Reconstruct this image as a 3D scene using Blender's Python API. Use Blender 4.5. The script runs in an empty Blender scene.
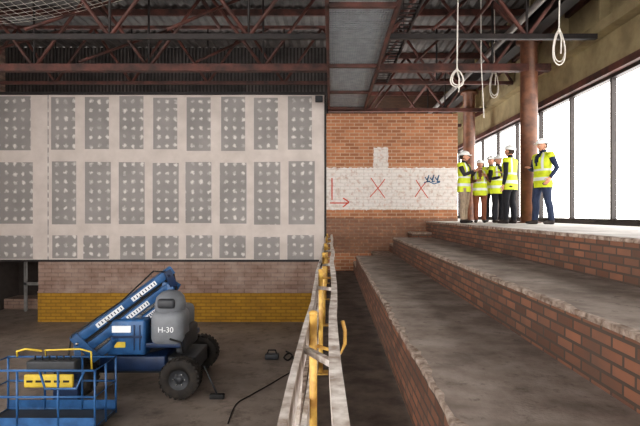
import bpy, bmesh, math, random
from mathutils import Vector as V, Matrix, Quaternion
random.seed(7)
E=3.27
sc=bpy.context.scene
# ------------------------------------------------------------ materials
def lin(c):
    return tuple(((x/255)/12.92 if x/255<=0.04045 else (((x/255)+0.055)/1.055)**2.4) for x in c)
class N:
    def __init__(s,name):
        s.m=bpy.data.materials.new(name); s.m.use_nodes=True
        s.t=s.m.node_tree; s.n=s.t.nodes; s.p=s.n['Principled BSDF']
    def new(s,t,**k):
        n=s.n.new(t)
        for a,b in k.items(): setattr(n,a,b)
        return n
    def link(s,a,b): s.t.links.new(a,b)
    def math(s,op,a,b=None,clamp=False):
        n=s.new('ShaderNodeMath',operation=op); n.use_clamp=clamp
        for i,x in enumerate((a,b)):
            if x is None: continue
            if isinstance(x,(int,float)): n.inputs[i].default_value=x
            else: s.link(x,n.inputs[i])
        return n.outputs[0]
    def mix(s,f,a,b,blend='MIX'):
        n=s.new('ShaderNodeMix',data_type='RGBA',blend_type=blend)
        for i,x in ((0,f),(6,a),(7,b)):
            if isinstance(x,(int,float)): n.inputs[i].default_value=x
            elif isinstance(x,tuple): n.inputs[i].default_value=(*x[:3],1)
            else: s.link(x,n.inputs[i])
        return n.outputs[2]
    def obj(s):
        return s.new('ShaderNodeTexCoord').outputs['Object']
    def noise(s,vec,scale,detail=4,rough=.6):
        n=s.new('ShaderNodeTexNoise'); n.inputs['Scale'].default_value=scale
        n.inputs['Detail'].default_value=detail; n.inputs['Roughness'].default_value=rough
        s.link(vec,n.inputs['Vector']); return n.outputs['Fac']
    def ramp(s,f,lo,hi):
        n=s.new('ShaderNodeMapRange'); n.inputs[1].default_value=lo; n.inputs[2].default_value=hi
        s.link(f,n.inputs[0]); return n.outputs[0]
    def bump(s,h,st=.3,d=.01):
        n=s.new('ShaderNodeBump'); n.inputs['Strength'].default_value=st; n.inputs['Distance'].default_value=d
        s.link(h,n.inputs['Height']); s.link(n.outputs[0],s.p.inputs['Normal'])
def M(name,c,rough=.7,var=.25,scale=6,metal=0,c2=None,thr=(.35,.65),bump=0,bscale=40,spots=None):
    k=N(name); c=lin(c); o=k.obj()
    d=tuple(x*(1-var) for x in c) if c2 is None else lin(c2)
    f=k.ramp(k.noise(o,scale),*thr)
    col=k.mix(f,d,c)
    if spots:
        sc_,pc,lo,hi=spots; col=k.mix(k.ramp(k.noise(o,sc_,6,.75),lo,hi),col,lin(pc))
    k.link(col,k.p.inputs['Base Color'])
    k.p.inputs['Roughness'].default_value=rough; k.p.inputs['Metallic'].default_value=metal
    if bump: k.bump(k.noise(o,bscale,3),bump)
    return k.m
def brick(name,ax,c1,c2,mort,bw=.25,rh=.07,ms=.01,paint=None,stain=(90,80,70),st=.35):
    k=N(name); o=k.obj(); sp=k.new('ShaderNodeSeparateXYZ'); k.link(o,sp.inputs[0])
    u=sp.outputs['XYZ'.index(ax)]; z=sp.outputs[2]
    cb=k.new('ShaderNodeCombineXYZ'); k.link(u,cb.inputs[0]); k.link(z,cb.inputs[1])
    b=k.new('ShaderNodeTexBrick'); k.link(cb.outputs[0],b.inputs['Vector'])
    b.inputs['Scale'].default_value=1; b.inputs['Brick Width'].default_value=bw; b.inputs['Row Height'].default_value=rh
    b.inputs['Mortar Size'].default_value=ms; b.inputs['Bias'].default_value=-.1
    b.inputs['Color1'].default_value=(*lin(c1),1); b.inputs['Color2'].default_value=(*lin(c2),1); b.inputs['Mortar'].default_value=(*lin(mort),1)
    nz=k.noise(o,1.6,6); f=k.ramp(nz,.4,.75)
    col=k.mix(k.math('MULTIPLY',f,st),b.outputs['Color'],lin(stain))
    n2=k.noise(o,9,4)
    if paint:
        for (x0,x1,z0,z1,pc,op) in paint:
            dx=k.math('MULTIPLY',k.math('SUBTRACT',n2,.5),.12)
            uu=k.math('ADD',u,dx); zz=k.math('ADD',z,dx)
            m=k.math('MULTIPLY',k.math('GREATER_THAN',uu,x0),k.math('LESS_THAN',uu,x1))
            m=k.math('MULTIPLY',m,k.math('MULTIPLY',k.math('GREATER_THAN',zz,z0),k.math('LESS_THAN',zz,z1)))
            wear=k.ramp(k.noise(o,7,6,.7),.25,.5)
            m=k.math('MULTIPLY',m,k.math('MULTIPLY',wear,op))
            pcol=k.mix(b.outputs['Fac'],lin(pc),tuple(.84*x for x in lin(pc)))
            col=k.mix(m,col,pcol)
    k.link(col,k.p.inputs['Base Color']); k.p.inputs['Roughness'].default_value=.9
    k.bump(k.math('ADD',k.math('MULTIPLY',b.outputs['Fac'],-1),k.math('MULTIPLY',n2,.5)),.6,.012)
    return k.m

m_steel=M('rust_red_steel',(94,56,48),.6,c2=(56,38,34),scale=3)
m_dsteel=M('dark_steel',(46,39,38),.6,c2=(28,25,25),scale=3)
m_col=M('brown_column_paint',(118,78,56),.45,c2=(80,52,40),scale=4)
m_deck=M('roof_deck',(84,80,78),.6,c2=(52,49,48),scale=1.5)
m_grate=M('grating_metal',(150,156,160),.5,metal=0)
m_jc=M('joint_compound',(206,196,190),.9,c2=(188,178,172),scale=1.8,thr=(.3,.7))
m_floor=M('hall_floor_concrete',(156,144,134),.6,c2=(116,105,98),scale=.9,thr=(.3,.7),bump=.3,spots=(3,(88,78,72),.5,.74))
m_tread=M('tread_concrete',(158,146,137),.9,c2=(118,106,98),scale=2.6,thr=(.35,.68),bump=.7,bscale=25,spots=(7,(78,68,62),.56,.78))
m_edge=M('worn_edge',(184,168,156),.95,c2=(112,94,82),scale=11,bump=.8)
m_plat=M('platform_screed',(206,202,197),.8,c2=(162,156,152),scale=2,bump=.3)
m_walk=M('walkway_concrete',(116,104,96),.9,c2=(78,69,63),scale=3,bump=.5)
m_white=M('white_rail_paint',(224,218,212),.6,c2=(152,136,124),scale=10)
m_yel=M('yellow_post_paint',(208,172,92),.5,c2=(164,124,64),scale=9)
m_ytool=M('yellow_box_plastic',(216,188,70),.5)
m_beige=M('beige_render',(158,144,112),.85,c2=(122,108,82),scale=1.2)
m_frame=M('window_frame_dark',(52,44,42),.5)
m_pipe=M('grey_pipe',(150,148,146),.4,metal=.4)
m_rope=M('white_rope',(214,208,200),.8)
m_black=M('black_rubber',(30,29,29),.7)
m_blue=M('lift_blue',(52,98,146),.38,c2=(38,76,118),scale=5)
m_blue2=M('lift_dark_blue',(24,46,80),.4)
m_lgrey=M('lift_grey_hood',(118,121,126),.5,var=.15)
m_dgrey=M('lift_dark_grey',(58,60,64),.5)
m_tyre=M('tyre_rubber',(34,32,31),.85,c2=(54,48,43),scale=8)
m_decal=M('decal_white',(226,228,230),.5,var=.05)
m_chrome=M('steel_bright',(170,170,170),.25,metal=.9)
m_red=M('red_spray',(190,70,50),.8,var=.1)
m_bspray=M('blue_spray',(62,100,136),.8,var=.1)
m_low=brick('painted_masonry','X',(146,122,110),(130,106,95),(106,88,79),stain=(184,168,156),st=.6,bw=.4,rh=.12,ms=.010)
m_recess_shade=M('recess_shade_colour',(62,54,50),.9)  # shade inside the recess is put into this dark colour
m_ochre=brick('ochre_painted_brick','X',(172,132,44),(154,116,38),(122,92,34),stain=(108,80,38),st=.45,bw=.3,rh=.1,ms=.010)
m_bback=brick('back_brick','X',(178,124,90),(138,92,66),(178,152,130),
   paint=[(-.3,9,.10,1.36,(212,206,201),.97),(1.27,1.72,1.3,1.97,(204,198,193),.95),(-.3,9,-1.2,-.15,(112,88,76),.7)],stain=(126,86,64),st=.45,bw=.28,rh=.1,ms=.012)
m_bside=brick('riser_brick','Y',(148,102,80),(98,70,58),(86,74,66),bw=.25,rh=.085,ms=.012,stain=(94,82,74),st=.7)
m_bx=brick('riser_brick_end','X',(138,96,76),(106,74,60),(92,80,72),bw=.26,rh=.09,ms=.013)
m_bfar=brick('far_brick','X',(90,66,52),(76,54,42),(68,56,48))
def plaster():
    k=N('plasterboard_grey'); o=k.obj(); sp=k.new('ShaderNodeSeparateXYZ'); k.link(o,sp.inputs[0])
    nv=k.noise(o,4,2); nw=k.noise(o,13,3); nu=k.noise(o,3.3,2)
    def cell(c,per,off,n,amt):
        a=k.math('ADD',c,off); a=k.math('ADD',a,k.math('MULTIPLY',k.math('SUBTRACT',n,.5),amt))
        a=k.math('FRACT',k.math('DIVIDE',a,per)); a=k.math('SUBTRACT',a,.5); return k.math('MULTIPLY',a,per)
    dx=cell(sp.outputs[0],1.014/4,20.0,nv,.10); dz=cell(sp.outputs[2],.27,20.0,nu,.18)
    d=k.math('SQRT',k.math('ADD',k.math('POWER',dx,2),k.math('POWER',dz,2)))
    d=k.math('ADD',d,k.math('MULTIPLY',k.math('SUBTRACT',nw,.5),.14))
    sel=k.ramp(k.noise(o,3.2,3),.40,.54)
    f=k.math('MULTIPLY',k.ramp(d,.070,.030),k.math('MULTIPLY',k.math('ADD',k.math('MULTIPLY',sel,.7),.3),.85))
    base=k.mix(k.ramp(k.noise(o,1.1,3),.3,.7),lin((138,134,132)),lin((154,149,147)))
    k.link(k.mix(f,base,lin((216,210,205))),k.p.inputs['Base Color']); k.p.inputs['Roughness'].default_value=.9
    return k.m
# ------------------------------------------------------------ builder
class B:
    def __init__(s): s.v=[];s.f=[];s.m=[];s.sm=[];s.mats=[];s.X=Matrix()
    def add(s,vs,fs,mat,smooth=False):
        if mat not in s.mats: s.mats.append(mat)
        i=s.mats.index(mat); o=len(s.v)
        s.v+= [s.X@V(p) for p in vs]
        for f in fs: s.f.append([o+a for a in f]); s.m.append(i); s.sm.append(smooth)
    def box(s,c,sz,mat,bev=0,rot=None):
        bm=bmesh.new(); bmesh.ops.create_cube(bm,size=1)
        bmesh.ops.scale(bm,vec=V(sz),verts=bm.verts)
        if bev: bmesh.ops.bevel(bm,geom=bm.edges[:],offset=bev,segments=3,affect='EDGES',profile=.5)
        T=Matrix.Translation(V(c)) @ (rot.to_4x4() if rot else Matrix())
        s.bmadd(bm,mat,bool(bev),T)
    def bmadd(s,bm,mat,smooth,T=Matrix()):
        bm.verts.index_update()
        s.add([T@v.co for v in bm.verts],[[v.index for v in f.verts] for f in bm.faces],mat,smooth); bm.free()
    def bb(s,x0,x1,y0,y1,z0,z1,mat,bev=0):
        s.box(((x0+x1)/2,(y0+y1)/2,(z0+z1)/2),(abs(x1-x0),abs(y1-y0),abs(z1-z0)),mat,bev)
    def beam(s,p,q,w,h,mat,up=(0,0,1),bev=0):
        p=V(p);q=V(q);d=(q-p);L=d.length;d.normalize();u=V(up)
        if abs(d.dot(u))>.98:u=V((0,1,0))
        x=d.cross(u).normalized();z=x.cross(d)
        R=Matrix((x,d,z)).transposed()
        s.box((p+q)/2,(w,L,h),mat,bev,R)
    def tube(s,pts,r,mat,n=8,sq=None,closed=False,smooth=True):
        pts=[V(p) for p in pts]; k=len(pts)
        if not isinstance(r,(list,tuple)): r=[r]*k
        vs=[];fs=[];prev=None
        for i in range(k):
            if closed: t=pts[(i+1)%k]-pts[i-1]
            else: t=pts[min(i+1,k-1)]-pts[max(i-1,0)]
            t.normalize()
            if prev is None:
                a=V((0,0,1)) if abs(t.z)<.9 else V((1,0,0)); x=t.cross(a).normalized()
            else:
                x=(prev-t*prev.dot(t)).normalized()
            prev=x; y=t.cross(x)
            for j in range(n):
                a=2*math.pi*j/n; ri=r[i]
                rx,ry=ri if isinstance(ri,tuple) else (ri,ri)
                vs.append(pts[i]+x*math.cos(a)*rx+y*math.sin(a)*ry)
        for i in range(k if closed else k-1):
            b=(i+1)%k
            for j in range(n):
                fs.append([i*n+j,i*n+(j+1)%n,b*n+(j+1)%n,b*n+j])
        if not closed:
            fs.append(list(range(n))[::-1]); fs.append([(k-1)*n+j for j in range(n)])
        s.add(vs,fs,mat,smooth)
    def cyl(s,p,q,r,mat,n=20,r2=None): s.tube([p,q],[r,r if r2 is None else r2],mat,n)
    def rev(s,prof,c,axis,mat,n=32,smooth=True):
        c=V(c);a=V(axis).normalized();u=a.orthogonal().normalized();w=a.cross(u);vs=[];fs=[];k=len(prof)
        for i in range(n):
            t=2*math.pi*i/n
            for (r,h) in prof: vs.append(c+a*h+(u*math.cos(t)+w*math.sin(t))*r)
        for i in range(n):
            b=(i+1)%n
            for j in range(k-1): fs.append([i*k+j,b*k+j,b*k+j+1,i*k+j+1])
        s.add(vs,fs,mat,smooth)
    def ell(s,c,r,mat,rot=None,n=16,zmin=None):
        bm=bmesh.new(); bmesh.ops.create_uvsphere(bm,u_segments=n,v_segments=max(8,n*3//4),radius=1)
        if zmin is not None: bmesh.ops.bisect_plane(bm,geom=bm.verts[:]+bm.edges[:]+bm.faces[:],plane_co=(0,0,zmin),plane_no=(0,0,-1),clear_outer=True)
        T=Matrix.Translation(V(c))@(rot.to_4x4() if rot else Matrix())@Matrix.Diagonal((*r,1))
        s.bmadd(bm,mat,True,T)
    def loft(s,rings,mat,n=24,cap=True,smooth=True):
        vs=[];fs=[];k=len(rings)
        for (cx,cy,z,rx,ry) in rings:
            for j in range(n):
                a=2*math.pi*j/n; vs.append((cx+rx*math.cos(a),cy+ry*math.sin(a),z))
        for i in range(k-1):
            for j in range(n): fs.append([i*n+j,i*n+(j+1)%n,(i+1)*n+(j+1)%n,(i+1)*n+j])
        if cap: fs.append(list(range(n))[::-1]); fs.append([(k-1)*n+j for j in range(n)])
        s.add(vs,fs,mat,smooth)
    def mesh(s,name):
        me=bpy.data.meshes.new(name); me.from_pydata([tuple(v) for v in s.v],[],s.f)
        for m in s.mats: me.materials.append(m)
        me.polygons.foreach_set('material_index',s.m); me.polygons.foreach_set('use_smooth',s.sm); me.update()
        return me
    def build(s,name,parent=None,loc=(0,0,0),rz=0):
        o=bpy.data.objects.new(name,s.mesh(name)); sc.collection.objects.link(o); o.location=loc; o.rotation_euler=(0,0,rz)
        if parent: o.parent=parent
        return o
def empty(name,loc=(0,0,0),rz=0):
    o=bpy.data.objects.new(name,None); sc.collection.objects.link(o); o.location=loc; o.rotation_euler=(0,0,rz); o.empty_display_size=.2; return o
def P(px,py,Y): return V(((px-331)/500*Y,Y,(213-py)/500*Y))
# ------------------------------------------------------------ shell
XL=-11.2; YB=15.0; YF=-6; YE=24; ZR=5.7; XW=5.5
FL=-3.27; PLT=-.24
b=B(); b.bb(XL,-.33,YF,YB+3,FL-.2,FL,m_floor); b.build('floor')
b=B(); b.bb(XL-.2,XL,8.5,YB+3,FL,ZR,m_low); b.bb(XL-.2,XL,YF,8.5,FL,-1.6,m_low); b.bb(XL-.2,XL,YF,8.5,3.2,ZR,m_low)
for y in (-6+.1,-2.4,1.2,4.8): b.bb(XL-.2,XL,y-.1,y+.1,-1.6,3.2,m_low)  # unseen wall, openings added to let daylight onto floor and lift
b.build('wall_left')
m_pb=plaster()
b=B()
b.bb(XL,-.14,YB,YB+.25,-1.41,3.54,m_jc)
pitch=33.8
cols=[(-4,31)]+[(52+pitch*i,76+pitch*i) for i in range(8)]
for r,(ya,yb) in enumerate(((97,150),(162,224),(236,259))):
    for i,(xa,xb) in enumerate(cols):
        o=random.uniform(-1,1)
        if r>0: xa-=random.uniform(0,2); xb+=random.uniform(0,2)
        yy=ya+random.uniform(-1,1); yz=yb+random.uniform(-1,1)
        p=P(xa+o,yz,YB); q=P(min(xb+o,324),yy,YB)
        b.bb(max(p.x,XL+.02),q.x,YB-.004,YB+.01,p.z,q.z,m_pb)
b.bb(-8.50,-8.47,YB-.006,YB+.01,-1.41,3.54,m_pb)
b.bb(-.2,-.14,YB-.02,YB+.25,-1.41,3.6,m_dsteel)
b.bb(XL,-.14,YB-.05,YB+.3,3.54,3.62,m_dsteel)
b.build('wall_back_plasterboard')
b=B()
b.bb(-8.8,-.34,YB+.03,YB+.35,-2.37,-1.41,m_low)
b.bb(-8.8,-.34,YB,YB+.35,FL,-2.37,m_ochre)
b.bb(-8.8,-.34,YB-.02,YB+.03,-2.40,-2.34,m_low)
b.bb(XL,-.34,YB-.03,YB+.03,-1.46,-1.40,m_dsteel)
b.build('wall_back_lower')
b=B(); b.bb(XL+.01,-8,YB+2.8,YB+3,FL,-1.2,m_recess_shade); b.bb(XL+.01,-8,YB+.35,YB+3,-1.4,-1.2,m_dsteel)
b.bb(XL+.01,XL+.08,YB,YB+2.8,FL,-1.4,m_recess_shade); b.bb(XL+.08,-9.9,YB+2.0,YB+2.8,FL,FL+.35,m_low)
b.build('wall_recess')
b=B()
for i in range(2): b.bb(-10.2+.7*i,-10.12+.7*i,YB+1.6,YB+1.68,FL,-1.42,m_pipe)
b.bb(-10.2,-9.42,YB+1.6,YB+1.66,-2.4,-2.3,m_pipe); b.build('scaffold_props')
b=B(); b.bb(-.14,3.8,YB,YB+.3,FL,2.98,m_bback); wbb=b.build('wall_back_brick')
def xz_strokes(name,segs,mat,w=.03,y=YB-.006):
    b=B()
    for s in segs:
        for a,c in zip(s[:-1],s[1:]):
            p=P(*a,y);q=P(*c,y); d=(q-p).normalized(); n=V((-d.z,0,d.x))*w/2; f=V((0,-.004,0))
            vs=[p-n,p+n,q+n,q-n]; vs+= [v+f for v in vs]
            b.add(vs,[[0,1,2,3],[4,5,6,7],[0,1,5,4],[1,2,6,5],[2,3,7,6],[3,0,4,7]],mat)
    return b.build(name,wbb)
xz_strokes('spray_paint_cross',[[(371,178),(377,187),(385,198)],[(385,179),(379,187),(370,197)],[(416,180),(421,188),(428,198)],[(427,181),(421,188),(415,197)]],m_red,.024)
xz_strokes('spray_paint_arrow',[[(330,203),(349,203)],[(343,198),(349,202),(343,207)],[(332,178),(332,200)]],m_red,.035)
g=[]
for x in (425,430,435): g.append([(x,174+random.random()*4),(x+2,180),(x+4,175),(x+2,182),(x+5,181)])
g.append([(424,183),(428,181),(434,184),(440,182)])
xz_strokes('graffiti_tag',g,m_bspray,.028)
b=B(); b.bb(XL,XW,YE,YE+.2,PLT-3,ZR,m_bfar); b.build('wall_far')
b=B()
for i in range(92):
    x=XL+i*.12; b.bb(x,x+.06,YB+2.2,YB+2.24,2.6,ZR,m_deck)
b.bb(XL,-.1,YB+2.24,YB+2.3,2.6,ZR,m_dsteel); b.build('wall_upper_cladding')
# ------------------------------------------------------------ steps
def tier(b,x0,x1,y0,y1,zb,zt,mtop):
    n=int((y1-y0)/.12); pts=[]
    for i in range(n+1):
        y=y0+(y1-y0)*i/n
        dx=random.uniform(-.008,.008)+.008*math.sin(y*2.1)+(.03*random.random() if random.random()<.15 else 0); dz=random.uniform(-.004,.002)
        pts.append([(x0+.0,y,zb),(x0+.006,y,zt-.045),(x0-.006+dx,y,zt-.04),(x0-.006+dx,y,zt-.006+dz),(x0+.004+dx,y,zt+dz),(x0+.05+random.uniform(-.03,.03),y,zt),(x1,y,zt)])
    vs=[p for r in pts for p in r]; k=7
    mats=[m_bside,m_edge,m_edge,m_edge,m_edge,mtop]
    for s in range(6):
        fs=[[i*k+s,(i+1)*k+s,(i+1)*k+s+1,i*k+s+1] for i in range(n)]
        b.add(vs,fs,mats[s])
    b.bb(x0+.012,x1,y1-.02,y1,zb,zt-.01,m_bx)
b=B()
tier(b,2.85,XW-.01,YF,YB-.02,-.72,PLT,m_plat)
b.bb(3.82,XW-.01,YB-.02,YE-.02,-.9,PLT,m_plat); b.build('floor_platform')
b=B()
tier(b,1.75,2.87,YF,14.1,-1.17,-.69,m_tread)
tier(b,.67,1.79,YF,13.4,-1.73,-1.14,m_tread)
for i,(x0,x1,z) in enumerate(((.67,1.2,-1.43),(1.2,1.75,-1.14),(1.75,2.3,-.9),(2.3,2.84,-.55))):
    y0=13.4 if i<2 else 14.1
    b.bb(x0,x1,y0,YB-.02,-1.73,z-.05,m_bx); b.bb(x0-.0,x1,y0-.02,YB-.02,z-.05,z,m_edge)
b.build('terrace_steps')
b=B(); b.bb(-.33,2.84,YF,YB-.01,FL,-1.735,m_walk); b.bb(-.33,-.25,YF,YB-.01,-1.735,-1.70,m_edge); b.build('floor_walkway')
# ------------------------------------------------------------ window wall
root=empty('window_wall_right')
b=B(); b.bb(XW,XW+.25,YF,YE,2.75,ZR,m_beige)
b.bb(XW-.25,XW,YF,YE,3.55,3.75,m_beige); b.bb(XW-.12,XW,YF,YE,2.72,2.86,m_steel)
b.bb(XW-.1,XW,YF,YE,4.5,4.62,m_steel)
for i in range(18): y=YF+.6+i*1.7; b.bb(XW-.2,XW,y-.05,y+.05,3.75,ZR,m_beige)
b.bb(XW,XW+.25,YF,YE,PLT-.1,-.19,m_frame); b.build('lintel',root)
b=B()
ys=[9.9+1.7*i for i in range(-9,9)]
for y in ys: b.bb(XW+.04,XW+.14,y-.03,y+.03,-.19,2.75,m_frame)
b.bb(XW+.02,XW+.16,YF,YE,-.24,-.12,m_frame); b.bb(XW+.02,XW+.16,YF,YE,2.66,2.75,m_frame)
b.build('window_frames',root)
k=N('window_glass'); k.n.remove(k.p); t=k.new('ShaderNodeBsdfTransparent'); gl=k.new('ShaderNodeBsdfGlossy'); gl.inputs['Roughness'].default_value=.02
mx=k.new('ShaderNodeMixShader'); mx.inputs[0].default_value=.04; k.link(t.outputs[0],mx.inputs[1]); k.link(gl.outputs[0],mx.inputs[2]); k.link(mx.outputs[0],k.n['Material Output'].inputs[0])
b=B(); b.bb(XW+.08,XW+.09,YF,YE,-.15,2.7,k.m); b.build('glass',root)
for y in (12.0,17.2,1.6-.0):
    b=B(); b.rev([(0,0),(.28,0),(.28,.02),(.2,.03),(.2,4.3),(.3,4.32),(.3,4.41),(0,4.41)],(4.75,y,PLT+.002),(0,0,1),m_col,28)
    b.beam((4.85,y,3.3),(5.24,y,3.5),.12,.12,m_steel)
    b.build('steel_column')
b=B(); b.bb(4.6,4.9,YF,YE-.02,4.18,4.22,m_dsteel); b.bb(4.73,4.77,YF,YE-.02,4.22,4.6,m_dsteel); b.bb(4.6,4.9,YF,YE-.02,4.6,4.64,m_dsteel)
for y in (12.0,17.2): b.beam((4.65,y,4.3),(3.7,y,5.2),.1,.1,m_steel)
b.build('steel_girder')
b=B(); b.tube([(3.95,YF,4.0),(3.95,YE-.02,4.0)],.07,m_pipe,12); b.build('ceiling_pipe')
b=B(); b.tube([(3.3,YF,4.4),(3.3,YE-.02,4.4)],.045,m_steel,10); b.build('ceiling_pipe')
# ------------------------------------------------------------ roof
b=B(); n=130; w=(XW+.25-XL)/n
vs=[];fs=[]
for i in range(n+1):
    z=ZR+(0.05 if i%2 else 0)
    vs+=[(XL+i*w,YF,z),(XL+i*w,YE,z)]
fs=[[2*i,2*i+1,2*i+3,2*i+2] for i in range(n)]
b.add(vs,fs,m_deck); 
b.bb(XL-.2,XW+.3,YF,YE+.2,ZR+.06,ZR+.2,m_dsteel)
b.build('roof_deck')
b=B()
for i in range(16):
    y=YF+1+i*1.9; b.bb(XL,XW,y-.04,y+.04,ZR-.18,ZR-.005,m_steel)
b.build('roof_purlins')
def truss(y,zb,zt,x0,x1,step,big=.1,mc=m_steel):
    b=B()
    b.bb(x0,x1,y-big/2,y+big/2,zb-big/2,zb+big/2,mc); b.bb(x0,x1,y-big/2,y+big/2,zt-big/2,zt+big/2,mc)
    n=int((x1-x0)/step); s=(x1-x0)/n
    for i in range(n):
        xa=x0+i*s
        if i%2==0: b.tube([(xa,y,zt),(xa+s,y,zb)],.04,m_steel,8)
        else: b.tube([(xa,y,zb),(xa+s,y,zt)],.04,m_steel,8)
        if i%2: b.tube([(xa,y,zb),(xa,y,zt)],.025,m_dsteel,6)
    b.build('roof_truss')
truss(14.3,3.72,5.3,XL+.05,XW-.3,1.05,.09)
truss(11.9,3.45,5.3,XL+.05,XW-.3,1.3,.17)
truss(9.8,3.45,5.3,XL+.05,XW-.3,1.3,.10,m_dsteel)
truss(7.6,3.6,5.3,XL+.05,XW-.3,1.3,.10)
truss(17,3.5,5.3,-.1,XW-.3,1.3,.12)
truss(20,3.5,5.3,-.1,XW-.3,1.3,.12)
b=B()
for x in (-9,-6,-3.2,2.0):
    b.tube([(x,7.6,5.3),(x+.01,14.3,5.3)],.05,m_steel,8)
    for ya,yb in ((7.6,9.8),(9.8,11.9),(11.9,14.3)):
        b.tube([(x,ya,3.6),(x+1.4,yb,5.25)],.035,m_steel,8)
b.build('roof_bracing')
b=B(); x0,x1,zc=-.06,1.0,3.16; y0,y1=5.0,14.9
for x in (x0,x1): b.bb(x-.03,x+.03,y0,y1,zc-.08,zc+.06,m_steel); 
yy=[5.0,7.5,10.6,12.9,14.85]
for y in yy:
    b.bb(x0,x1,y-.04,y+.04,zc-.08,zc+.02,m_steel)
    for x in (x0,x1): b.bb(x-.025,x+.025,y-.025,y+.025,zc,zc+1.1,m_steel)
for x in (x0,x1):
    for z in (.55,1.1): b.tube([(x,y0,zc+z),(x,y1,zc+z)],.022,m_steel,8)
n=int((y1-y0)/.09)
for i in range(n): y=y0+i*.09; b.bb(x0,x1,y,y+.045,zc-.01,zc+.02,m_grate)
for i in range(24): x=x0+(i+.5)*(x1-x0)/24; b.bb(x-.008,x+.008,y0,y1,zc-.012,zc+.02,m_grate)
for y in yy[1:]:
    for x in (x0,x1): b.tube([(x,y,zc+1.1),(x,y,ZR)],.02,m_steel,6)
b.build('catwalk')
b=B()
for x in (1.25,1.6): b.bb(x-.02,x+.02,5,14.9,3.7,3.8,m_dsteel)
for i in range(48): y=5.1+i*.2; b.bb(1.25,1.6,y-.015,y+.015,3.71,3.73,m_dsteel)
for y in (8,11,14):
    for x in (1.25,1.6): b.tube([(x,y,3.75),(x,y,ZR)],.01,m_dsteel,5)
b.build('cable_tray')
b=B()
def net(u,v): 
    x=-10.5+6.2*u; y=8.4+2.2*v; z=4.3+.25*v-.55*math.sin(math.pi*u)*1.0+ .5*(1-v)**2
    return (x,y,z)
for i in range(37): b.tube([net(i/36,j/10) for j in range(11)],.005,m_rope,3)
for j in range(15): b.tube([net(i/24,j/14) for i in range(25)],.005,m_rope,3)
b.build('safety_net')
def rope(px,yknot,yend,Y,w=6,r0=.012):
    b=B(); k=P(px,yknot,Y); t=V((k.x,Y,ZR-.0))
    b.tube([t,(t+k)/2+V((.02,0,0)),k],r0,m_rope,6)
    e=P(px,yend,Y); c=(k+e)/2; h=(k.z-e.z)/2; r=w/500*Y
    b.tube([c+V((r*math.sin(a)*(1-.3*math.cos(a)),.02*math.sin(a),h*math.cos(a))) for a in [2*math.pi*i/20 for i in range(20)]],r0,m_rope,6,closed=True)
    b.tube([c+V((.02+r*.8*math.sin(a)*(1-.3*math.cos(a)),.03,.02+h*.85*math.cos(a))) for a in [2*math.pi*i/20 for i in range(20)]],r0*.9,m_rope,6,closed=True)
    b.ell(k,(.025,.025,.04),m_rope); b.tube([k,k+V((.04,0,-.15)),k+V((.03,0,-.4))],r0,m_rope,6)
    b.build('hanging_rope')
rope(457,70,87,9,6.5,.014); rope(559,30,65,8.5,6.5,.012); rope(494,70,98,13,4.5,.012)
b=B(); p=P(481,0,11); b.tube([(p.x,11,ZR),P(481,60,11),P(484,118,11)],.012,m_rope,5); b.build('hanging_cable')
b=B(); p=P(319,99,14.7); b.box(p,(.22,.1,.18),m_dsteel,.01); b.box(p+V((0,-.06,0)),(.18,.01,.14),m_dgrey); b.tube([p+V((0,.02,.09)),p+V((0,.28,.09))],.015,m_dsteel,6); b.build('floodlight')
# ------------------------------------------------------------ railing
b=B(); zt=-.62
for i,y in enumerate((1.0,3.1,5.4,7.7,10.0,12.3,14.6)):
    b.tube([(-.11,y,-1.73),(-.11,y,zt)],.025,m_yel,14); b.ell((-.11,y,zt),(.029,.029,.016),m_yel)
    b.bb(-.19,-.03,y-.07,y+.07,-1.73,-1.715,m_yel)
    if i<2: b.tube([(-.1,y,-.82),(.06,y-.03,-.86),(.085,y-.04,-.8),(.085,y-.04,-.72),(.07,y-.04,-.66)],.012,m_yel,8)
    else: b.tube([(-.1,y,-.7),(.03,y,-.7)],.012,m_yel,8)
def wob(x,z,a=.012,s=0): return [(x+a*math.sin(y*1.7+s)+random.uniform(-.004,.004),y,z+a*math.sin(y*1.1+s)) for y in [0.2+.6*i for i in range(25)]]
def flat(pts,w,h,mat):
    for p,q in zip(pts[:-1],pts[1:]):
        d=(V(q)-V(p)).normalized()*.01; b.beam(V(p)-d,V(q)+d,w,h,mat)
flat(wob(.02,-.66),.05,.07,m_white)
flat(wob(-.15,-.74,.006,1),.03,.14,m_white)
flat(wob(-.15,-1.2,.006,2),.03,.12,m_white)
flat(wob(-.15,-1.6,.006,3),.03,.15,m_white)
for i,y in enumerate((2.2,4.4,6.5,8.9,11.2,13.4)):
    b.beam((.02,y,-.67),(-.15,y+.5,-.73),.03,.03,m_white); b.beam((-.15,y-.6,-1.2),(-.15,y+.5,-.72),.02,.04,m_white)
b.build('guard_railing')
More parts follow.
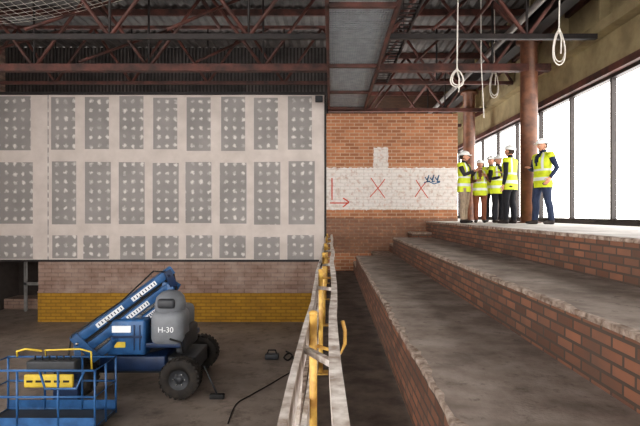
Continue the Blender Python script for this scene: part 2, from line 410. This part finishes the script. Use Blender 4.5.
# ------------------------------------------------------------ boom lift
lift=empty('boom_lift',(0,0,0))
def wheel(x,y,r,side,k):
    b=B(); w=.13
    prof=[(0,-w*.5),(r*.5,-w*.5),(r*.55,-w),(r*.9,-w*1.0),(r*.985,-w*.75),(r,-w*.3),(r,w*.3),(r*.985,w*.75),(r*.9,w),(r*.55,w),(r*.5,w*.5),(0,w*.5)]
    b.rev(prof,(x,y,FL+r+.01),(0,1,0),m_tyre,36)
    for i in range(26):
        a=2*math.pi*i/26; R=Matrix.Rotation(-a,3,'Y')
        for sgn in (-1,1):
            c=V((x,y+sgn*w*.55,FL+r+.01))+R@V((0,0,r-.01)); b.box(c,(.04,w*.9,.03),m_tyre,0,R@Matrix.Rotation(sgn*.4,3,'Z'))
    for sgn in (-1,1):
        b.rev([(0,.0),(.055,.0),(.06,-.03),(r*.3,-.035),(r*.45,.01),(r*.5,.02)],(x,y+sgn*w*.85,FL+r),(0,sgn,0),m_dgrey,28)
        for i in range(6):
            a=i*math.pi/3; b.cyl((x+.1*math.cos(a),y+sgn*w*.6,FL+r+.1*math.sin(a)),(x+.1*math.cos(a),y+sgn*(w*.85),FL+r+.1*math.sin(a)),.014,m_chrome,8)
    b.build('wheel_%d'%k,lift)
for i,(x,y) in enumerate(((-2.66,8.85),(-4.5,8.85),(-2.72,10.5),(-4.5,10.5))): wheel(x,y,.35,1,i)
b=B()
b.bb(-4.65,-2.5,9.2,10.15,FL+.32,FL+.62,m_dgrey,.03)
b.bb(-4.2,-3.0,9.05,10.3,FL+.4,FL+.68,m_blue2,.03)
for x in (-2.66,-4.5): b.cyl((x,8.9,FL+.36),(x,10.45,FL+.36),.06,m_dgrey); b.bb(x-.15,x+.15,9.0,9.25,FL+.25,FL+.5,m_dgrey,.02); 
b.cyl((-3.55,9.68,FL+.6),(-3.55,9.68,FL+.84),.42,m_dgrey,28)
b.build('chassis',lift)
b=B()
b.bb(-4.15,-2.7,9.05,10.3,FL+.82,FL+.92,m_blue2,.02)
b.bb(-3.28,-2.68,9.0,9.6,FL+.86,FL+1.5,m_lgrey,.14)
b.bb(-3.26,-2.72,9.02,9.6,FL+1.3,FL+1.84,m_lgrey,.24)
b.bb(-3.14,-2.82,8.99,9.1,FL+1.54,FL+1.72,m_dgrey,.05)
b.bb(-3.24,-2.78,9.75,10.3,FL+.9,FL+1.45,m_lgrey,.12)
b.bb(-2.84,-2.68,9.1,10.1,FL+.7,FL+1.1,m_dgrey,.06)
b.bb(-4.05,-3.35,9.0,9.35,FL+.70,FL+1.35,m_blue,.05)
b.bb(-3.95,-3.6,8.985,9.0,FL+1.12,FL+1.24,m_decal)
b.bb(-3.9,-3.7,8.985,9.0,FL+.85,FL+.95,m_ytool)
for x in (-3.55,-3.45): b.bb(x,x+.02,8.985,9.0,FL+.8,FL+1.25,m_blue2)
b.bb(-4.0,-3.4,8.98,9.0,FL+1.02,FL+1.06,m_blue2)
for y in (9.45,9.85): b.beam((-3.75,y,FL+.9),(-3.1,y,FL+1.95),.05,.34,m_blue,bev=.01)
b.cyl((-3.2,9.4,FL+1.78),(-3.2,9.95,FL+1.78),.07,m_chrome)
b.tube([(-2.9,9.0,FL+1.0),(-2.7,8.96,FL+.95),(-2.66,9.0,FL+.75)],.02,m_black,8)
b.build('turret',lift)
b=B()
A=V((-3.1,9.5,FL+2.14)); C=V((-4.45,8.75,FL+1.05))
d=(C-A).normalized()
side=d.cross(V((0,0,1))).normalized()
if side.y>0: side=-side
up=side.cross(d); up=up if up.z>0 else -up
b.beam(A-d*.1,C,.17,.15,m_blue,bev=.012)
A2=A-up*.22+d*.05; C2=C-up*.22+V((0,.05,0)); b.beam(A2,C2,.15,.15,m_blue,bev=.012)
A3=A-up*.44+d*.25; C3=C-up*.44-d*.05; b.beam(A3,C3,.13,.14,m_blue,bev=.012)
b.beam(A-up*.11,C-up*.11,.05,.05,m_black); b.beam(A-up*.33+d*.2,C-up*.33,.05,.05,m_chrome)
for (P0,P1,t0,t1) in ((A,C,.15,.42),(A,C,.52,.8),(A2,C2,.3,.55),(A3,C3,.2,.4)):
    wd=.088 if P0 is A else (.078 if P0 is A2 else .068)
    p=P0+(P1-P0)*t0+side*wd; q=P0+(P1-P0)*t1+side*wd; b.beam(p,q,.006,.085,m_decal)
    m=8
    for i in range(m):
        a=p+(q-p)*((i+.6)/(m+.4))+side*.004; b.beam(a-up*.025,a+up*.025,.006,.018,m_blue2,up=d)
for t in (0.0,.32,.68,1.0):
    p=A+(C-A)*t; b.cyl(p+side*.11+V((0,0,-.05)),p-side*.13+V((0,0,-.05)),.028,m_chrome,12)
b.beam(A+up*.06,A2-up*.05+d*.02,.22,.14,m_blue2,bev=.01)
b.beam(C+up*.1,C3-up*.05,.22,.15,m_blue,bev=.01)
D=V((-4.0,9.1,FL+.75))
b.beam(C+V((.55,.25,-.02)),D,.1,.16,m_blue,bev=.01); b.beam(C,V((-4.35,8.6,FL+.62)),.1,.14,m_blue,bev=.01)
b.beam(V((-4.35,8.6,FL+.62)),V((-4.2,8.0,FL+.4)),.1,.12,m_blue2,bev=.01)
b.tube([A+V((0,-.12,.02)),A+V((-.2,-.2,.05)),A+(C-A)*.5+up*.1+side*.1,C+up*.14+side*.1,C+V((-.1,-.1,-.3)),V((-4.3,8.3,FL+.6))],.014,m_black,8)
b.tube([A+V((.1,0,.0)),A+V((.16,0,-.3)),V((-3.0,9.4,FL+1.5))],.02,m_black,8)
b.build('boom_arm',lift)
b=B(); bx0,bx1,by0,by1=-5.1,-3.40,7.2,7.9; z0=FL+.12; z1=FL+1.0
b.bb(bx0,bx1,by0,by1,z0,z0+.05,m_dgrey)
for x in (bx0+.2,bx1-.2): b.bb(x-.06,x+.06,by0+.1,by1-.1,FL+.001,z0,m_black)
for z in (z0+.06,z0+.5,z1):
    b.tube([(bx0,by0,z),(bx1,by0,z),(bx1,by1,z),(bx0,by1,z)],.017,m_blue,8,closed=True)
for x in [bx0,bx0+.58,bx0+1.17,bx1]:
    for y in (by0,by1): b.tube([(x,y,z0),(x,y,z1)],.017,m_blue,8)
for y in (by0,by1):  b.bb(bx0,bx1,y-.004,y+.004,z0+.04,z0+.2,m_blue)
for x in (bx0,bx1): b.tube([(x,(by0+by1)/2,z0),(x,(by0+by1)/2,z1)],.017,m_blue,8)
b.box((-4.32,by1-.08,z1-.1),(.75,.25,.17),m_dgrey,.02)
b.box((-4.32,by1-.24,z1-.30),(.75,.06,.2),m_ytool,.02); 
for i in range(5): b.box((-4.6+.14*i,by1-.275,z1-.30),(.09,.01,.03),m_black)
for i in range(6): x=-4.6+.11*i; b.cyl((x,by1-.12,z1-.02),(x,by1-.12,z1+.05),.013,m_black,8)
b.tube([(-4.95,by1,z1),(-4.95,by1-.02,z1+.09),(-4.8,by1-.03,z1+.13),(-4.55,by1-.03,z1+.1)],.018,m_ytool,8)
b.tube([(-4.5,by1,z1+.0),(-4.5,by1-.03,z1+.11),(-3.95,by1-.03,z1+.13),(-3.78,by1-.02,z1+.08),(-3.78,by1,z1-.2)],.015,m_ytool,8)
b.tube([(-4.2,by0,z1),(-4.1,by0-.03,z1-.25),(-3.65,by0-.03,z1-.25),(-3.55,by0,z1)],.018,m_blue,8)
b.bb(-4.4,-4.0,by1,by1+.2,z0+.1,z0+.6,m_blue2,.02)
b.build('basket',lift)
def text(s,loc,size,mat,name,parent,rot=(math.pi/2,0,0)):
    c=bpy.data.curves.new(name,'FONT'); c.body=s; c.size=size; c.extrude=.002; o=bpy.data.objects.new(name,c); sc.collection.objects.link(o)
    dg=bpy.context.evaluated_depsgraph_get(); me=bpy.data.meshes.new_from_object(o.evaluated_get(dg)); bpy.data.objects.remove(o)
    me.materials.clear(); me.materials.append(mat); o=bpy.data.objects.new(name,me); sc.collection.objects.link(o); o.location=loc; o.rotation_euler=rot; o.parent=parent
text('H-30',(-3.12,8.995,FL+1.12),.14,m_decal,'hood_lettering',lift)
def curve_floor(name,pts,r,mat):
    b=B(); out=[]
    for i in range(len(pts)-1):
        p0=pts[max(i-1,0)];p1=pts[i];p2=pts[i+1];p3=pts[min(i+2,len(pts)-1)]
        for j in range(6):
            t=j/6; out.append(V([.5*((2*p1[k])+(-p0[k]+p2[k])*t+(2*p0[k]-5*p1[k]+4*p2[k]-p3[k])*t*t+(-p0[k]+3*p1[k]-3*p2[k]+p3[k])*t**3) for k in (0,1)]+[FL+r+.001]))
    b.tube(out,r,mat,6); return b.build(name)
def G(px,py): Y=3.27*500/(py-213); return ((px-331)/500*Y,Y)
curve_floor('power_cable',[G(228,424),G(236,405),G(252,395),G(268,386),G(283,377),G(292,372)],.010,m_black)
curve_floor('power_cable',[G(286,352),G(292,356),G(288,361),G(284,358),G(290,354),G(295,362),G(298,366)],.018,m_black)
b=B(); x,y=G(272,359); b.box((x,y,FL+.065),(.3,.16,.12),m_dgrey,.02); b.tube([(x-.1,y,FL+.11),(x-.08,y,FL+.2),(x+.08,y,FL+.2),(x+.1,y,FL+.11)],.015,m_black,6); b.build('power_tool')
b=B(); x,y=G(217,399); b.box((x,y,FL+.05),(.26,.1,.09),m_black,.02); b.tube([(x,y,FL+.08),(x-.25,y+.1,FL+.55)],.015,m_dgrey,8); b.build('floor_broom')
# ------------------------------------------------------------ people
m_skin=M('skin',(196,142,116),.55,var=.1); m_hv=M('hi_vis_yellow',(204,216,40),.6,var=.2,scale=12)
m_refl=M('reflective_tape',(205,208,210),.35,var=.05); m_shoe=M('boots',(44,36,32),.7)
m_helm=M('helmet_white',(238,238,236),.3,var=.04); m_hair=M('hair_brown',(56,40,30),.8); m_eye=M('eye_white',(230,226,220),.3,var=0); m_pup=M('pupil',(30,22,18),.3,var=0); m_lip=M('lips',(150,84,74),.6)
def cloth(n,c): return M(n,c,.9,var=.25,scale=14,bump=.3,bscale=30)
def hand(b,w,d,pn,side):
    w=V(w);d=V(d).normalized();pn=V(pn); pn=(pn-d*pn.dot(d)).normalized(); x=d.cross(pn)*side
    b.tube([w-d*.03,w+d*.01,w+d*.05,w+d*.09,w+d*.1],[(.026,.02),(.033,.017),(.042,.016),(.04,.014),(.034,.01)] if abs(x.dot(V(d).cross(V((0,0,1)) if abs(d.z)<.9 else V((1,0,0)))))>.7 else [(.02,.026),(.017,.033),(.016,.042),(.014,.04),(.01,.034)],m_skin,10)
    for i,L in enumerate((.072,.08,.075,.058)):
        o=w+d*.092+x*(.029-.0195*i); c=.3+.1*i
        p1=o+d*L*.45+pn*L*.1; p2=p1+(d*math.cos(c)+pn*math.sin(c))*L*.32; p3=p2+(d*math.cos(c*2.2)+pn*math.sin(c*2.2))*L*.26
        b.tube([o-d*.012,p1,p2,p3],[.0095,.009,.008,.006],m_skin,7)
    o=w+d*.03+x*.03; p1=o+d*.025+x*.028+pn*.01; p2=p1+d*.03+x*.008+pn*.012
    b.tube([o-x*.012,p1,p2],[.013,.011,.008],m_skin,7)
def person(loc,H,yaw,shirt,trous,arms,legs=None,head_yaw=0,head_tilt=0,sleeve='long',hair=None,slim=1.0,lean=0,name='construction_visitor',longhair=False,vest=True):
    hair=hair or m_hair
    f=B(); tmp=m_skin
    legs=legs or ((.0,0.0),(.0,0.0))
    segs=[]
    ly=-lean
    def T(z): return V((0,ly*max(0,(z-.95))/.5*.25,0))
    w=slim
    rings=[(0,0,.80,.10*w,.085),(0,0,.84,.158*w,.112),(0,0,.92,.170*w,.120),(0,0,1.0,.160*w,.112),(0,-.005,1.10,.150*w,.108),(0,-.012,1.22,.165*w,.120),(0,-.012,1.32,.178*w,.122),(0,-.002,1.40,.170*w,.10),(0,.008,1.45,.125*w,.075),(0,.01,1.49,.062,.058),(0,.004,1.56,.056,.056)]
    rings=[(r[0]+T(r[2]).x,r[1]+T(r[2]).y,r[2],r[3],r[4]) for r in rings]
    f.loft(rings,tmp,28)
    segs.append((V((0,0,.9))+T(.9),V((0,0,1.0)),.13,'trous')); segs.append((V((0,0,1.07)),V((0,0,1.40))+T(1.4),.15,'shirt')); segs.append((V((0,.005,1.50))+T(1.5),V((0,0,1.6))+T(1.6),.055,'skin'))
    for s in (-1,1):
        lx,ly2=legs[0 if s<0 else 1]
        hip=V((s*.088*w,0,.88)); an=V((s*(.10+lx),ly2,.085)); kn=(hip+an)/2+V((s*.005,-.02-abs(ly2)*.12,.02))
        m1=(hip*.5+kn*.5)+V((s*.004,-.008,0)); m2=kn*.62+an*.38+V((0,.018,0))
        f.tube([hip+V((0,0,.06)),hip-V((0,0,.04)),m1,kn,m2,an+V((0,0,.03)),an-V((0,0,.02))],[.07,.098*w,.088,.070,.068,.060,.05],tmp,16)
        segs.append((hip-V((0,0,.05)),kn,.08,'trous')); segs.append((kn,an+V((0,0,.03)),.055,'trous'))
        toe=an+V((s*.025,-.17,-.045)); heel=an+V((0,.05,-.04))
        f.tube([heel+V((0,.015,0)),heel,an+V((0,-.03,-.035)),an+V((s*.01,-.1,-.043)),toe,toe+V((0,-.025,-.005))],[(.025,.025),(.04,.042),(.043,.047),(.046,.037),(.04,.028),(.02,.015)],tmp,12)
        segs.append((heel,toe,.05,'shoe')); segs.append((an-V((0,0,.05)),an-V((0,0,.0)),.052,'shoe'))
        sh=V((s*.185*w,.005,1.405))+T(1.4); el,wr,pn=arms[0 if s<0 else 1]; el=sh+V((s*el[0],el[1],el[2])); wr=el+V((s*wr[0],wr[1],wr[2]))
        f.tube([V((s*.12*w,0,1.41))+T(1.4),sh,sh*.55+el*.45,el,el*.6+wr*.4,wr],[(.055,.055),(.064,.062),.055,.047,.045,.032],tmp,14)
        segs.append((sh,el,.05,'shirt')); segs.append((el,wr,.036,'shirt' if sleeve=='long' else 'skin'))
        arms_w=(wr,(wr-el),pn); 
        if s<0: hl=arms_w
        else: hr=arms_w
    me=f.mesh('tmp'); o=bpy.data.objects.new('tmp',me); sc.collection.objects.link(o)
    md=o.modifiers.new('r','REMESH'); md.mode='VOXEL'; md.voxel_size=.014; md.use_smooth_shade=True
    ms=o.modifiers.new('s','SMOOTH'); ms.factor=.5; ms.iterations=4
    dg=bpy.context.evaluated_depsgraph_get(); m2=bpy.data.meshes.new_from_object(o.evaluated_get(dg)); bpy.data.objects.remove(o)
    mm={'shirt':shirt,'trous':trous,'skin':m_skin,'shoe':m_shoe}
    b=B(); vs=[v.co.copy() for v in m2.vertices]; groups={k:[] for k in mm}
    for p in m2.polygons:
        c=p.center; best=None
        for (a,q,r,cat) in segs:
            ab=q-a; t=max(0,min(1,(c-a).dot(ab)/ab.length_squared)); dd=(c-(a+ab*t)).length/r
            if best is None or dd<best[0]: best=(dd,cat)
        groups[best[1]].append(list(p.vertices))
    b.v+=vs
    for kx,fs in groups.items():
        if not fs: continue
        b.mats.append(mm[kx]); i=len(b.mats)-1
        for ff in fs: b.f.append(ff); b.m.append(i); b.sm.append(True)
    hand(b,hl[0],hl[1],hl[2],1); hand(b,hr[0],hr[1],hr[2],-1)
    if vest:
        vr=[(.76,.185,.138,0),(.80,.187,.14,0),(.90,.186,.139,0),(.97,.182,.134,0),(.985,.182,.134,0),(1.03,.176,.13,0),(1.10,.172,.128,-.005),(1.14,.174,.131,-.006),(1.20,.180,.136,-.01),(1.27,.186,.142,-.012),(1.33,.19,.14,-.012),(1.38,.187,.128,-.006),(1.42,.170,.11,.0),(1.455,.135,.09,.006),(1.48,.09,.077,.01)]
        n=48; vv=[];
        for (z,rx,ry,cy) in vr:
            t=T(z)
            for j in range(n):
                a=2*math.pi*j/n; vv.append((rx*w*math.cos(a)+t.x,cy+ry*math.sin(a)+t.y,z))
        F={0:[],1:[],2:[]}
        for i in range(len(vr)-1):
            zc=(vr[i][0]+vr[i+1][0])/2
            for j in range(n):
                a=2*math.pi*(j+.5)/n; dx=abs(((a-1.5*math.pi)+math.pi)%(2*math.pi)-math.pi)
                opening=dx<(.06+ max(0,(zc-1.2))*1.6) and zc>1.15
                st=(.90<zc<.975) or (1.10<zc<1.16) 
                sh=(zc>1.16 and abs(abs(math.cos(a))-.62)<.09)
                if opening: F[2].append([i*n+j,i*n+(j+1)%n,(i+1)*n+(j+1)%n,(i+1)*n+j]); continue
                F[1 if st or sh else 0].append([i*n+j,i*n+(j+1)%n,(i+1)*n+(j+1)%n,(i+1)*n+j])
        for kx,mt in ((0,m_hv),(1,m_refl),(2,shirt)): b.add(vv,F[kx],mt,True)
        for s in (-1,1):
            el=arms[0 if s<0 else 1][0]; sh=V((s*.185*w,.005,1.405))+T(1.4); e2=sh+V((s*el[0],el[1],el[2]))
            b.tube([V((s*.10*w,0,1.425))+T(1.4),sh+V((0,0,.004)),sh+(e2-sh)*.18],[.058,.073,.070],m_hv,16)
    hb=B(); 
    bm=bmesh.new(); bmesh.ops.create_uvsphere(bm,u_segments=28,v_segments=20,radius=1)
    for v in bm.verts:
        x,y,z=v.co; x*=.076;y*=.096;z*=.118
        if z<0: k=-z/.118; x*=1-.32*k*k; y=y*(1-.18*k*k)-.012*k
        if y<-.06 and .005<z<.03 and .015<abs(x)<.045: y+=.008
        if y<-.05 and z<-.085 and abs(x)<.03: y-=.008
        v.co=(x,y,z)
    hb.bmadd(bm,m_skin,True)
    hb.tube([(0,-.088,.022),(0,-.100,.0),(0,-.116,-.022),(0,-.104,-.034),(0,-.09,-.036)],[(.008,.008),(.010,.010),(.0155,.012),(.015,.008),(.008,.004)],m_skin,10)
    for s in (-1,1):
        hb.ell((s*.031,-.082,.008),(.013,.009,.008),m_eye,n=10); hb.ell((s*.031,-.0895,.008),(.0055,.003,.0055),m_pup,n=8)
        hb.tube([(s*.016,-.092,.027),(s*.032,-.09,.031),(s*.05,-.078,.026)],.004,hair,6)
        hb.ell((s*.077,.008,-.006),(.01,.02,.031),m_skin,Matrix.Rotation(s*.25,3,'Z'),n=10)
    hb.ell((0,-.089,-.058),(.023,.009,.0065),m_lip,n=10)
    bm=bmesh.new(); bmesh.ops.create_uvsphere(bm,u_segments=28,v_segments=20,radius=1)
    bmesh.ops.delete(bm,geom=[v for v in bm.verts if (v.co.y<-.15 and v.co.z<.45) or v.co.z<-.55],context='VERTS')
    for v in bm.verts: v.co=(v.co.x*.083,v.co.y*.103+.004,v.co.z*.124+.003)
    hb.bmadd(bm,hair,True)
    if longhair:
        hb.tube([(0,.06,.03),(0,.09,-.06),(0,.085,-.15),(0,.07,-.22),(0,.07,-.25)],[(.06,.05),(.075,.04),(.07,.032),(.05,.025),(.02,.01)],hair,14)
    hb.ell((0,.004,.045),(.105,.128,.098),m_helm,n=32,zmin=-.02)
    hb.loft([(0,.004,.040,.105,.128),(0,-.004,.036,.116,.142),(0,-.004,.042,.116,.142),(0,.004,.052,.106,.129)],m_helm,32,cap=False)
    hb.loft([(0,-.08,.038,.085,.09),(0,-.082,.044,.083,.088)],m_helm,28)
    hb.tube([(0,-.115,.07),(0,-.09,.118),(0,-.03,.147),(0,.04,.147),(0,.1,.115),(0,.125,.07)],[(.02,.006)]*6,m_helm,8)
    for s in (-1,1): hb.tube([(s*.085,.01,.04),(s*.078,-.01,-.04),(s*.045,-.06,-.105),(0,-.075,-.125)],.004,m_pup,5)
    R=Matrix.Translation(V((0,-.012,1.625))+T(1.62))@Matrix.Rotation(head_yaw,4,'Z')@Matrix.Rotation(head_tilt,4,'X')
    off=len(b.v); 
    for v in hb.v: b.v.append(R@v)
    for ff,mi,smm in zip(hb.f,hb.m,hb.sm):
        mt=hb.mats[mi]
        if mt not in b.mats: b.mats.append(mt)
        b.f.append([off+a for a in ff]); b.m.append(b.mats.index(mt)); b.sm.append(smm)
    s=H/1.79
    for i,v in enumerate(b.v): b.v[i]=V((v.x*s*1.06,v.y*s*1.06,v.z*s))
    zmin=min(v.z for v in b.v); 
    for v in b.v: v.z-=zmin
    b.build(name,None,loc,yaw)
def at(px,Y): return ((px-331)/500*Y,Y,PLT+.002)
fold=((.06,-.04,-.27),(-.16,-.19,.04),(0,0,-1))
down=((.05,.02,-.29),(.0,-.05,-.25),(0,-1,0))
point=((.05,-.12,-.24),(-.02,-.22,.08),(0,0,-1))
phone=((.07,-.05,-.26),(-.12,-.17,.14),(0,0,-1))
pocket=((.09,.06,-.26),(-.04,-.12,-.20),(-1,0,0))
R90=math.pi/2
m_s1=cloth('dark_shirt',(60,56,62)); m_s2=cloth('maroon_top',(110,70,62)); m_s3=cloth('navy_jacket',(38,48,74)); m_s4=cloth('black_coat',(34,33,38)); m_s5=cloth('grey_jacket',(120,116,116))
m_t1=cloth('beige_trousers',(160,142,122)); m_t2=cloth('brown_trousers',(128,78,56)); m_t3=cloth('jeans',(48,58,82)); m_t4=cloth('black_trousers',(34,34,40))
person(at(464,12.1),1.76,R90*.6,m_s1,m_t1,(point,phone),((.03,-.02),(.03,.03)),slim=1.2,head_yaw=.2)
person(at(480,12.3),1.58,-.25,m_s2,m_t2,(fold,phone),slim=1.0,longhair=True)
person(at(491,13.0),1.76,-.5,m_s5,m_t4,(down,fold),slim=1.05,head_yaw=-.2)
person(at(498,12.2),1.68,.3,m_s4,m_t4,(fold,down),slim=1.05)
person(at(510,11.3),1.80,-2.3,m_s4,m_t4,(fold,down),((.03,.03),(.02,-.04)),slim=1.25,head_tilt=-.15)
person(at(543,10.6),1.84,-R90*.85,m_s3,m_t3,(fold,pocket),((.04,-.08),(.04,.08)),slim=1.25,head_tilt=.05)
# ------------------------------------------------------------ light, camera
w=bpy.data.worlds.new('World'); sc.world=w; w.use_nodes=True; bg=w.node_tree.nodes['Background']; bg.inputs[0].default_value=(1,.975,.945,1); bg.inputs[1].default_value=5.2
for o in sc.objects:
    if o.parent is None: o.location.z+=E
cd=bpy.data.cameras.new('camera'); cam=bpy.data.objects.new('camera',cd); sc.collection.objects.link(cam)
cam.location=(0,0,E); cam.rotation_euler=(math.pi/2,0,0); cd.sensor_width=36; cd.lens=500/640*36; cd.shift_x=-11/640; cd.clip_start=.05; cd.clip_end=200
sc.camera=cam
sc.view_settings.view_transform='Standard'
try: sc.view_settings.look='Medium High Contrast'
except Exception as e: print('look',e)
